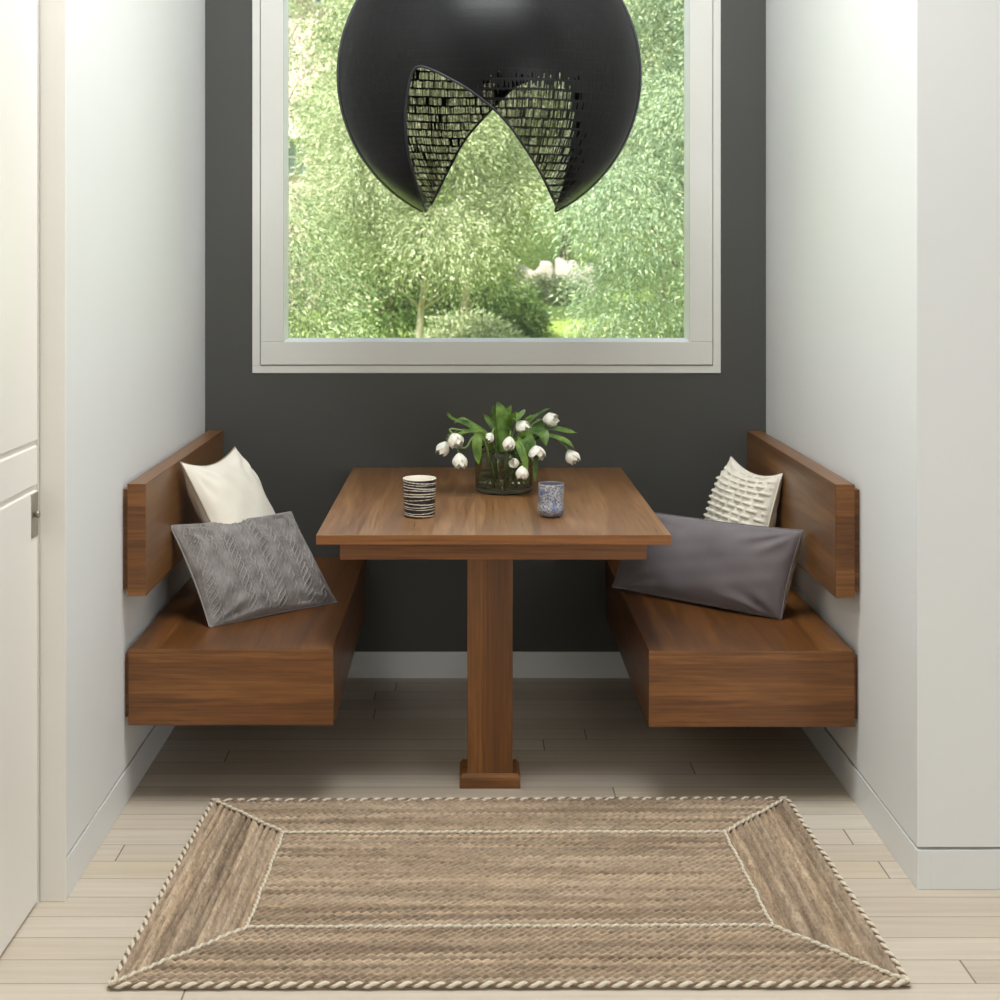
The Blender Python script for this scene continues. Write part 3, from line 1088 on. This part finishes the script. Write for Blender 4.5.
def jute_panel(name, p00, p10, p11, p01, mat, hgt=.0075, pitch=.0128):
    """rows run along p00->p10, stacked towards p01"""
    H = ((p01 - p00).length + (p11 - p10).length) / 2
    H = min(H, abs((p01 - p00).dot((p10 - p00).normalized().cross(Vector((0, 0, 1))))))
    Lg = max((p10 - p00).length, (p11 - p01).length)
    rows = max(1, round(H / pitch))
    nv = rows * 12 + 1
    nu = int(Lg / .0042)
    a = np.linspace(0, 1, nu)[None, :, None]
    c = np.linspace(0, 1, nv)[:, None, None]
    q00, q10, q11, q01 = [np.array(p)[None, None, :] for p in (p00, p10, p11, p01)]
    pos = (q00 * (1 - a) + q10 * a) * (1 - c) + (q01 * (1 - a) + q11 * a) * c
    d0 = np.array((p10 - p00).normalized())
    along = (pos @ d0)
    # rows wander a little
    wob = .12 * np.sin(along * 9 + c[:, :, 0] * 21) + .07 * np.sin(along * 31 + c[:, :, 0] * 40)
    rr_ = c[:, :, 0] * rows + wob * np.clip(np.minimum(c, 1 - c)[:, :, 0] * rows, 0, 1)
    fr = rr_ - np.floor(rr_)
    prof = np.sin(PI * fr) ** .8
    ch = np.sin(2 * PI * (along / .021 + 1.1 * np.abs(fr - .5) + .37 * np.floor(rr_)))
    h = .0118 - hgt + hgt * prof + .0028 * ch * prof + .0007 * np.sin(along * 117 + rr_ * 3.3)
    pos[:, :, 2] = h
    idx = np.arange(nu * nv).reshape(nv, nu)
    fs = np.stack([idx[:-1, :-1], idx[:-1, 1:], idx[1:, 1:], idx[1:, :-1]], -1).reshape(-1, 4)
    # skirt down to the floor
    me = bpy.data.meshes.new(name)
    V = pos.reshape(-1, 3)
    nrm = np.cross(np.array(p10 - p00), np.array(p01 - p00))
    if nrm[2] < 0: fs = fs[:, ::-1]
    low = V.copy(); low[:, 2] = .0008
    bidx = np.concatenate([idx[0, :], idx[1:, -1], idx[-1, -2::-1], idx[-2:0:-1, 0]])
    n0 = len(V)
    sk = [(int(bidx[i]), int(bidx[(i + 1) % len(bidx)]), n0 + (i + 1) % len(bidx), n0 + i) for i in range(len(bidx))]
    dye = RNG.uniform(0, 1, rows + 2)
    rowdye = np.concatenate([dye[np.clip(np.floor(rr_), 0, rows).astype(int)].ravel(), np.full(len(bidx), .4)])
    me.from_pydata([tuple(p) for p in V] + [tuple(low[i]) for i in bidx], [], [tuple(map(int, f)) for f in fs] + sk)
    at = me.attributes.new('braid_dye', 'FLOAT', 'POINT')
    at.data.foreach_set('value', rowdye.astype(np.float32))
    return link_mesh(name, me, mat, rug, smooth=True)


jute_panel('centre_panel', B[3], B[2], B[1], B[0], jx)
jute_panel('border_panel', B[0], B[1], A[1], A[0], jx)
jute_panel('border_panel', A[3], A[2], B[2], B[3], jx)
jute_panel('border_panel', B[3], B[0], A[0], A[3], jy, .0112, PITCH)
jute_panel('border_panel', B[1], B[2], A[2], A[1], jy, .0112, PITCH)


t = NT('tan_cotton_cord')
n = t.noise(t.obj(), 300, 2)
creamc2 = t.set(Base_Color=t.mix(n, lin(214, 202, 180), lin(184, 168, 142)), Roughness=.9)


def cord(name, pts, closed, r=.0048, zc=.0105, pitch=.042, second=None):
    pts = [Vector(p) for p in pts]
    if closed: pts = pts + [pts[0]]
    dense = []
    for a, c in zip(pts[:-1], pts[1:]):
        n = max(4, int((c - a).length / .0035))
        dense += [a.lerp(c, i / n) for i in range(n)]
    dense.append(pts[-1])
    b = MB()
    for s in range(2):
        d = 0
        path = []
        for i, p in enumerate(dense):
            if i: d += (p - dense[i - 1]).length
            tg = (dense[min(i + 1, len(dense) - 1)] - dense[max(i - 1, 0)]).normalized()
            sd = tg.cross(Vector((0, 0, 1)))
            ph = 2 * PI * d / pitch + s * PI
            wv = .0012 * math.sin(d * 37) + .0009 * math.sin(d * 83)
            path.append(p + sd * (math.cos(ph) * r * .75 + wv) + Vector((0, 0, zc + math.sin(ph) * r * .6)))
        b.tube(path, r if s == 0 else r * .66, 6, mi=s)
    return b.build(name, [creamc, second or darkc], rug, smooth=True)


cord('outer_cord', A, True, .0044, .0095, .034)['label'] = 'cream and brown twisted cord along the outer edge'
cord('inner_cord', B, True, .0031, .0132, .022, creamc2)['label'] = 'cream twisted cord around the centre'
for a, c in zip(A, B):
    cord('mitre_cord', [a, c], False, .0034, .0132, .024, creamc2)

# ==================================================================== OUTSIDE
def ground_z(y):
    if y < 16: return -1.0
    if y < 26: return -1.0 + (y - 16) / 10 * 1.0
    if y < 46: return (y - 26) / 20 * .45
    return .45 + (y - 46) * .45


t = NT('lawn_grass')
v = t.obj()
t.set(Base_Color=t.mix(t.noise(v, 1.3, 5, .7), lin(120, 148, 52), lin(170, 186, 92)), Roughness=.9)
t.bump(t.noise(v, 9, 4), .6, .1)
b = MB()
ys = [5.3, 9, 16, 18, 20, 22, 24, 26, 32, 40, 46, 60, 80]
b.grid(lambda a, c: Vector((-60 + 120 * a, ys[round(c * (len(ys) - 1))], ground_z(ys[round(c * (len(ys) - 1))]))), 20, len(ys))
struct('ground', b, t.mat, smooth=True)


def foliage_mat(name, stops, trans=.15):
    t = NT(name)
    geo = t.n('ShaderNodeNewGeometry')
    col = t.ramp(geo.outputs['Random Per Island'], stops)
    t.set(Base_Color=col, Roughness=.5)
    tr = t.n('ShaderNodeBsdfTranslucent')
    t.l(col, tr.inputs[0])
    mx = t.n('ShaderNodeMixShader', Fac=trans)
    t.l(t.bsdf.outputs[0], mx.inputs[1]); t.l(tr.outputs[0], mx.inputs[2])
    t.l(mx.outputs[0], t.out.inputs[0])
    return t.mat


FM = {
    'teal': foliage_mat('feathery_leaf', [(0, lin(104, 126, 96)), (.35, lin(140, 160, 124)), (.7, lin(176, 194, 160)), (1, lin(204, 210, 160))]),
    'lime': foliage_mat('lime_leaf', [(0, lin(114, 128, 84)), (.35, lin(154, 168, 116)), (.7, lin(192, 200, 152)), (1, lin(226, 224, 190))]),
    'mid': foliage_mat('mid_green_leaf', [(0, lin(86, 106, 66)), (.4, lin(126, 145, 92)), (.75, lin(164, 176, 120)), (1, lin(218, 220, 178))]),
    'dark': foliage_mat('dark_leaf', [(0, lin(74, 98, 50)), (.5, lin(104, 130, 68)), (1, lin(144, 166, 94))]),
}
t = NT('tree_bark')
bark = t.set(Base_Color=t.mix(t.noise(t.obj((1, 1, .2)), 14, 4), lin(96, 80, 62), lin(148, 132, 108)), Roughness=.9)
t = NT('pale_bark')
bark2 = t.set(Base_Color=t.mix(t.noise(t.obj((1, 1, .2)), 14, 4), lin(150, 142, 118), lin(178, 170, 142)), Roughness=.9)


def leaves_mesh(name, centers, radii, ntwig, nleaf, ln, wd, droop, seed, twig_len):
    """leafy twigs spread over the shells of blobs; every leaflet a folded diamond"""
    g = np.random.default_rng(seed)
    centers = np.array(centers); radii = np.array(radii)
    w = (radii[:, 0] * radii[:, 2]) ** 1.0
    k = g.choice(len(centers), ntwig, p=w / w.sum())
    d = g.normal(size=(ntwig, 3)); d /= np.linalg.norm(d, axis=1, keepdims=True)
    rad = g.uniform(.35, 1.0, (ntwig, 1)) ** .5
    base = centers[k] + d * rad * radii[k]
    out = d * np.array([1, 1, .5]) + g.normal(scale=.45, size=(ntwig, 3)); out[:, 2] -= droop
    out /= np.linalg.norm(out, axis=1, keepdims=True)
    s = np.linspace(0, 1, nleaf)[None, :, None]
    pos = base[:, None, :] + out[:, None, :] * s * twig_len
    pos[:, :, 2] -= (s[:, :, 0] ** 2) * twig_len * .35
    pos = pos + g.normal(scale=.012, size=pos.shape)
    dirs = out[:, None, :] * .9 + g.normal(scale=.42, size=pos.shape); dirs[:, :, 2] -= droop * .5
    dirs /= np.linalg.norm(dirs, axis=2, keepdims=True)
    side = np.cross(dirs, g.normal(size=pos.shape)); side /= np.linalg.norm(side, axis=2, keepdims=True) + 1e-9
    sz = g.uniform(.6, 1.3, pos.shape[:2])[:, :, None]
    nr = np.cross(dirs, side)
    p0 = pos
    p1 = pos + dirs * ln * .45 * sz + side * wd * sz * .5 + nr * wd * .12
    p2 = pos + dirs * ln * sz
    p3 = pos + dirs * ln * .45 * sz - side * wd * sz * .5 + nr * wd * .12
    V = np.stack([p0, p1, p2, p3], 2).reshape(-1, 3)
    n = len(V) // 4
    me = bpy.data.meshes.new(name)
    me.vertices.add(len(V)); me.vertices.foreach_set('co', V.astype(np.float32).ravel())
    me.loops.add(n * 4); me.loops.foreach_set('vertex_index', np.arange(n * 4, dtype=np.int32))
    me.polygons.add(n)
    me.polygons.foreach_set('loop_start', np.arange(0, n * 4, 4, dtype=np.int32))
    me.polygons.foreach_set('loop_total', np.full(n, 4, dtype=np.int32))
    me.update(calc_edges=True)
    return me


def tree(name, label, cat, x, y, h, spread, crown_lo, kind, ntwig, seed, trunk=.09, leaf=(.09, .026), nleaf=11, twig=.42, droop=.5, brk=None, nblob=17, group='trees beyond the window', lean=0.0):
    g = random.Random(seed)
    gz_ = ground_z(y)
    t = thing(name, label, cat, (x, y, gz_), group)
    top = gz_ + h
    b = MB()
    tp = [Vector((x + lean * s + .10 * math.sin(s * 5 + seed), y + .06 * math.sin(s * 4), gz_ - .05 + (h * .8) * s)) for s in [i / 8 for i in range(9)]]
    b.tube(tp, [trunk * (1 - .8 * i / 8) for i in range(9)], 8)
    cs, rs = [], []
    for k in range(nblob):
        a = k * 2.4 + g.uniform(-.4, .4)
        f = (k + .5) / nblob
        zc = crown_lo + (top - crown_lo) * (.10 + .82 * f)
        rr_ = spread * (.35 + .45 * math.sin(PI * min(1, .25 + f * .75))) * g.uniform(.75, 1.1)
        c = (x + lean * f + math.cos(a) * rr_, y + math.sin(a) * rr_ * .8, zc)
        cs.append(c)
        q = spread * g.uniform(.25, .44)
        rs.append((q, q, q * .62))
        s0 = tp[min(8, max(3, int((zc - gz_) / (h * .8) * 8) - 1))]
        e = Vector(c)
        mid = s0.lerp(e, .5) + Vector((0, 0, -.12))
        b.tube([s0, mid, e], [trunk * .35, trunk * .22, trunk * .06], 6)
    o = b.build('trunk', brk or bark, t, smooth=True)
    me = leaves_mesh('foliage', cs, rs, int(ntwig * (3.5 if y < 22 else 1.8)), nleaf, leaf[0] * (.54 if y < 22 else .66), leaf[1] * (.46 if y < 22 else .62), droop, seed, twig)
    link_mesh('foliage', me, FM[kind], t)
    return t


TREES = [
    ('tree', 'nearest blue-green feathery tree filling the lower right of the window', 'tree', 2.35, 13.5, 7.2, 1.4, .25, 'teal', 5600, 21, dict(trunk=.07, lean=.2)),
    ('tree', 'slender pale-trunked lime green tree standing left of the window middle', 'tree', -.45, 15.5, 5.0, 1.1, 1.25, 'lime', 3400, 22, dict(trunk=.06, brk=bark2)),
    ('tree', 'mid green bushy tree filling the lower left corner of the window', 'tree', -2.35, 13.2, 3.3, 1.35, .2, 'mid', 2000, 23, dict(trunk=.06)),
    ('tree', 'sparse bright leafy tree in front of the pink house at the upper left', 'tree', -2.75, 17.5, 7.6, 1.5, 2.8, 'lime', 800, 24, dict(leaf=(.10, .05), nleaf=8, droop=.1, brk=bark2)),
    ('tree', 'pale green tree rising taller directly behind the slender pale-trunked tree', 'tree', -.1, 21.0, 7.5, 2.0, 2.3, 'lime', 4600, 25, dict(leaf=(.11, .034))),
    ('tree', 'tall yellow-green tree rising along the right window jamb', 'tree', 3.35, 17.5, 7.8, 1.8, .8, 'lime', 4600, 26, dict(trunk=.10, lean=-.3)),
    ('tree', 'taller blue-green tree farther back behind the feathery tree at the lower right', 'tree', 3.5, 25.5, 9.3, 2.4, 2.2, 'teal', 5000, 27, dict(leaf=(.13, .04))),
    ('tree', 'short deep green tree in the shade left of the slender pale trunk', 'tree', -1.2, 24.0, 3.2, 1.7, .2, 'dark', 2600, 28, dict(leaf=(.13, .045))),
    ('tree', 'broad mid green tree far behind the pendant globe', 'tree', -.6, 31.0, 9.8, 3.0, 2.6, 'mid', 5000, 29, dict(leaf=(.17, .06), trunk=.14)),
    ('tree', 'big mid green tree at the far right end of the garden', 'tree', 6.6, 33.0, 11.5, 3.6, 2.0, 'mid', 5200, 30, dict(leaf=(.18, .06), trunk=.16)),
    ('tree', 'large dark green tree on the slope behind the pale boulders', 'tree', 3.2, 46.0, 12.5, 4.2, 2.8, 'mid', 5200, 31, dict(leaf=(.26, .09), twig=.6, trunk=.2)),
    ('tree', 'far lime green tree on the slope beside the pink house', 'tree', -3.6, 56.0, 12.8, 4.2, 4.2, 'lime', 4200, 32, dict(leaf=(.27, .09), twig=.6, trunk=.2)),
    ('tree', 'farthest tree high on the slope behind the right window jamb', 'tree', 12.5, 58.0, 13.5, 5.0, 3.2, 'dark', 4600, 33, dict(leaf=(.28, .1), twig=.6, trunk=.22)),
]
for nm, lb, ct, x, y, h, sp, lo, kd, nt, sd, kw in TREES:
    tree(nm, lb, ct, x, y, h, sp, lo, kd, nt, sd, **kw)

# low shrubs around the lawn
SHRUBS = [
    ('low dark shrub at the left edge of the sunny lawn', .62, 27.0, .95, .75, 'dark', 41),
    ('low yellow-green shrub growing before the pale boulders', 2.3, 38.6, .5, .8, 'lime', 42),
    ('wide green shrub under the blue-green feathery tree', 2.6, 20.2, 1.2, .9, 'mid', 43),
    ('rounded lime shrub below the window middle, beside the slender pale trunk', -.02, 18.6, 1.5, .6, 'lime', 44),
    ('large green shrub at the left end of the garden', -5.2, 25.0, 2.2, 1.3, 'mid', 45),
]
for lb, x, y, h, sp, kd, sd in SHRUBS:
    tree('shrub', lb, 'shrub', x, y, h, sp, ground_z(y) + .1, kd, 1500, sd, trunk=.03, leaf=(.12, .045), nblob=7, droop=.1, group='shrubs around the lawn')

# rough stones stacked beyond the lawn
t = NT('pale_field_stone')
v = t.obj()
stone = t.set(Base_Color=t.mix(t.noise(v, 6, 5, .7), lin(150, 138, 128), lin(206, 196, 188)), Roughness=.9)
rs_ = random.Random(9)
SP = ['leftmost', 'second from left', 'third from left', 'rightmost']
STN = [(523, 287, 13), (544, 285, 15), (566, 283, 14), (587, 286, 13)]
for k, (sx, sy, sr) in enumerate(STN):
    Y = 41 + rs_.uniform(-.4, .4)
    c = P(sx, sy - 8, Y); r = sr * .78 / F * Y
    gzk = ground_z(Y)
    bm = bmesh.new()
    bmesh.ops.create_icosphere(bm, subdivisions=3, radius=1)
    ph = rs_.uniform(0, 9)
    hh = max(.25, (c.z - gzk))
    for vv in bm.verts:
        p = vv.co
        n_ = 1 + .16 * math.sin(p.x * 4 + ph) + .13 * math.sin(p.y * 5 - ph) + .12 * math.sin(p.z * 6 + p.x * 3 + ph)
        q_ = [max(-.8, min(1.0, w_)) for w_ in (p.x * n_, p.y * n_, p.z * n_)]
        vv.co = (c.x + q_[0] * r * 1.25, Y + q_[1] * r, gzk + hh * (.72 + q_[2] * .97))
    me = bpy.data.meshes.new('boulder'); bm.to_mesh(me); bm.free()
    o = link_mesh('boulder', me, stone, None, (c.x, Y, gzk))
    tag(o, SP[k] + ' of the four pale boulders in the row beyond the lawn', 'stone', 'boulders beyond the lawn')

# pink house far behind on the left
t = NT('pink_brick')
br = t.n('ShaderNodeTexBrick')
br.inputs['Color1'].default_value = lin(198, 174, 162); br.inputs['Color2'].default_value = lin(186, 160, 148); br.inputs['Mortar'].default_value = lin(204, 192, 184)
br.inputs['Scale'].default_value = 3.0; br.inputs['Mortar Size'].default_value = .02
t.l(t.obj((1, 1, 1), (0, 0, 0), (PI / 2, 0, 0)), br.inputs['Vector'])
brick = t.set(Base_Color=br.outputs[0], Roughness=.85)
t = NT('slate_roof'); roofm = t.set(Base_Color=lin(150, 148, 150), Roughness=.8)
t = NT('house_window_glass'); hglass = t.set(Base_Color=lin(120, 140, 150), Roughness=.08)
HY = 36.0
hx0, hx1, hz0, hz1 = -9.0, -1.05, ground_z(HY), 8.3
hs = thing('house', 'pale pink brick house behind the trees at the upper left of the window', 'house', ((hx0 + hx1) / 2, HY + 3, hz0))
b = MB(); b.box(hx0, hx1, HY, HY + 6, hz0 - .3, hz1)
b.build('wall', brick, hs)
lz = CH - (136 - CY) / F * HY
b = MB(); b.box(hx0 - .2, P(322, 0, HY).x, HY - .9, HY, lz - .12, lz + .22)
b.build('porch_roof', win_white, hs)
b = MB()
b.add([(hx0 - .4, HY - .5, hz1), (hx1 + .4, HY - .5, hz1), (hx1 + .4, HY + 6.5, hz1), (hx0 - .4, HY + 6.5, hz1), (hx0 - .4, HY + 3, hz1 + 3), (hx1 + .4, HY + 3, hz1 + 3)],
      [(0, 1, 5, 4), (2, 3, 4, 5), (1, 2, 5), (3, 0, 4), (3, 2, 1, 0)])
b.build('roof', roofm, hs)
for wx, wz, ww, wh in ((P(297, 0, HY).x, P(0, 157, HY).z, .62, 1.0), (P(262, 0, HY).x, P(0, 157, HY).z, .62, 1.0), (P(323, 0, HY).x, P(0, 0, HY).z + .15, .5, .62), (P(330, 0, HY).x, P(0, 250, HY).z, .55, .9)):
    b = MB(); frame(b, wx - ww / 2, wx + ww / 2, wz - wh / 2, wz + wh / 2, [.07] * 4, HY - .06, HY + .02, .0)
    b.box(wx - .02, wx + .02, HY - .05, HY, wz - wh / 2, wz + wh / 2)
    b.box(wx - ww / 2, wx + ww / 2, HY - .05, HY, wz - .02, wz + .02)
    f_ = b.build('house_window', win_white, hs)
    b = MB(); b.box(wx - ww / 2 + .05, wx + ww / 2 - .05, HY - .02, HY + .01, wz - wh / 2 + .05, wz + wh / 2 - .05)
    b.build('pane', hglass, f_)

# ==================================================================== LIGHT
w = bpy.data.worlds.new('sky'); sc.world = w
w.use_nodes = True
nt = w.node_tree
bg = nt.nodes['Background']
sky = nt.nodes.new('ShaderNodeTexSky')
sky.sky_type = 'HOSEK_WILKIE' if False else 'PREETHAM'
sky.sun_direction = (-.35, -.6, .72)
sky.turbidity = 3.5
mixn = nt.nodes.new('ShaderNodeMixRGB'); mixn.inputs[0].default_value = .6
mixn.inputs[2].default_value = (.95, 1.0, 1.04, 1)
nt.links.new(sky.outputs[0], mixn.inputs[1])
nt.links.new(mixn.outputs[0], bg.inputs[0])
bg.inputs[1].default_value = 1.9


def light(name, typ, loc, energy, col=(1, 1, 1), size=None, rot=(0, 0, 0), **kw):
    l = bpy.data.lights.new(name, typ)
    l.energy = energy; l.color = col
    if size: l.shape = 'RECTANGLE'; l.size, l.size_y = size
    for k, v in kw.items(): setattr(l, k, v)
    o = bpy.data.objects.new(name, l); C.objects.link(o)
    o.location = loc; o.rotation_euler = rot
    return o


sun = light('sun', 'SUN', (0, -10, 20), 9.0, (1, .96, .88), angle=.02)
sun.rotation_euler = Vector((.35, .6, -.72)).to_track_quat('-Z', 'Y').to_euler()
light('rear_fill_light', 'AREA', (3.3, YREAR - .05, 1.5), 42, (.97, .985, 1.0), (1.5, 2.1), (PI / 2, 0, 0))  # added fill lamp behind the camera, at the unseen rear opening
light('ceiling_light', 'AREA', (.12, 3.0, ZC - .02), 80, (.965, .985, 1.0), (1.25, 1.4), (0, 0, 0))
p = light('window_portal', 'AREA', ((WX0 + WX1) / 2, YB + .2, (WZ0 + WZ1) / 2), 1, (1, 1, 1), (WX1 - WX0, WZ1 - WZ0), (-PI / 2, 0, 0))
p.data.cycles.is_portal = True

# ==================================================================== CAMERA
cam = bpy.data.cameras.new('camera')
co = bpy.data.objects.new('camera', cam); C.objects.link(co)
co.location = (0, 0, CH); co.rotation_euler = (PI / 2, 0, 0)
cam.sensor_width = 36; cam.sensor_fit = 'HORIZONTAL'
cam.lens = F / 1000 * 36
cam.shift_x = (500 - CX) / 1000
cam.shift_y = -(500 - CY) / 1000
cam.clip_start = .05; cam.clip_end = 300
cam.dof.use_dof = True; cam.dof.focus_distance = 3.95; cam.dof.aperture_fstop = 7.0
sc.camera = co
vs_ = sc.view_settings
vs_.view_transform = 'Standard'; vs_.look = 'None'; vs_.gamma = 1; vs_.use_curve_mapping = False
vs_.exposure = 0.13
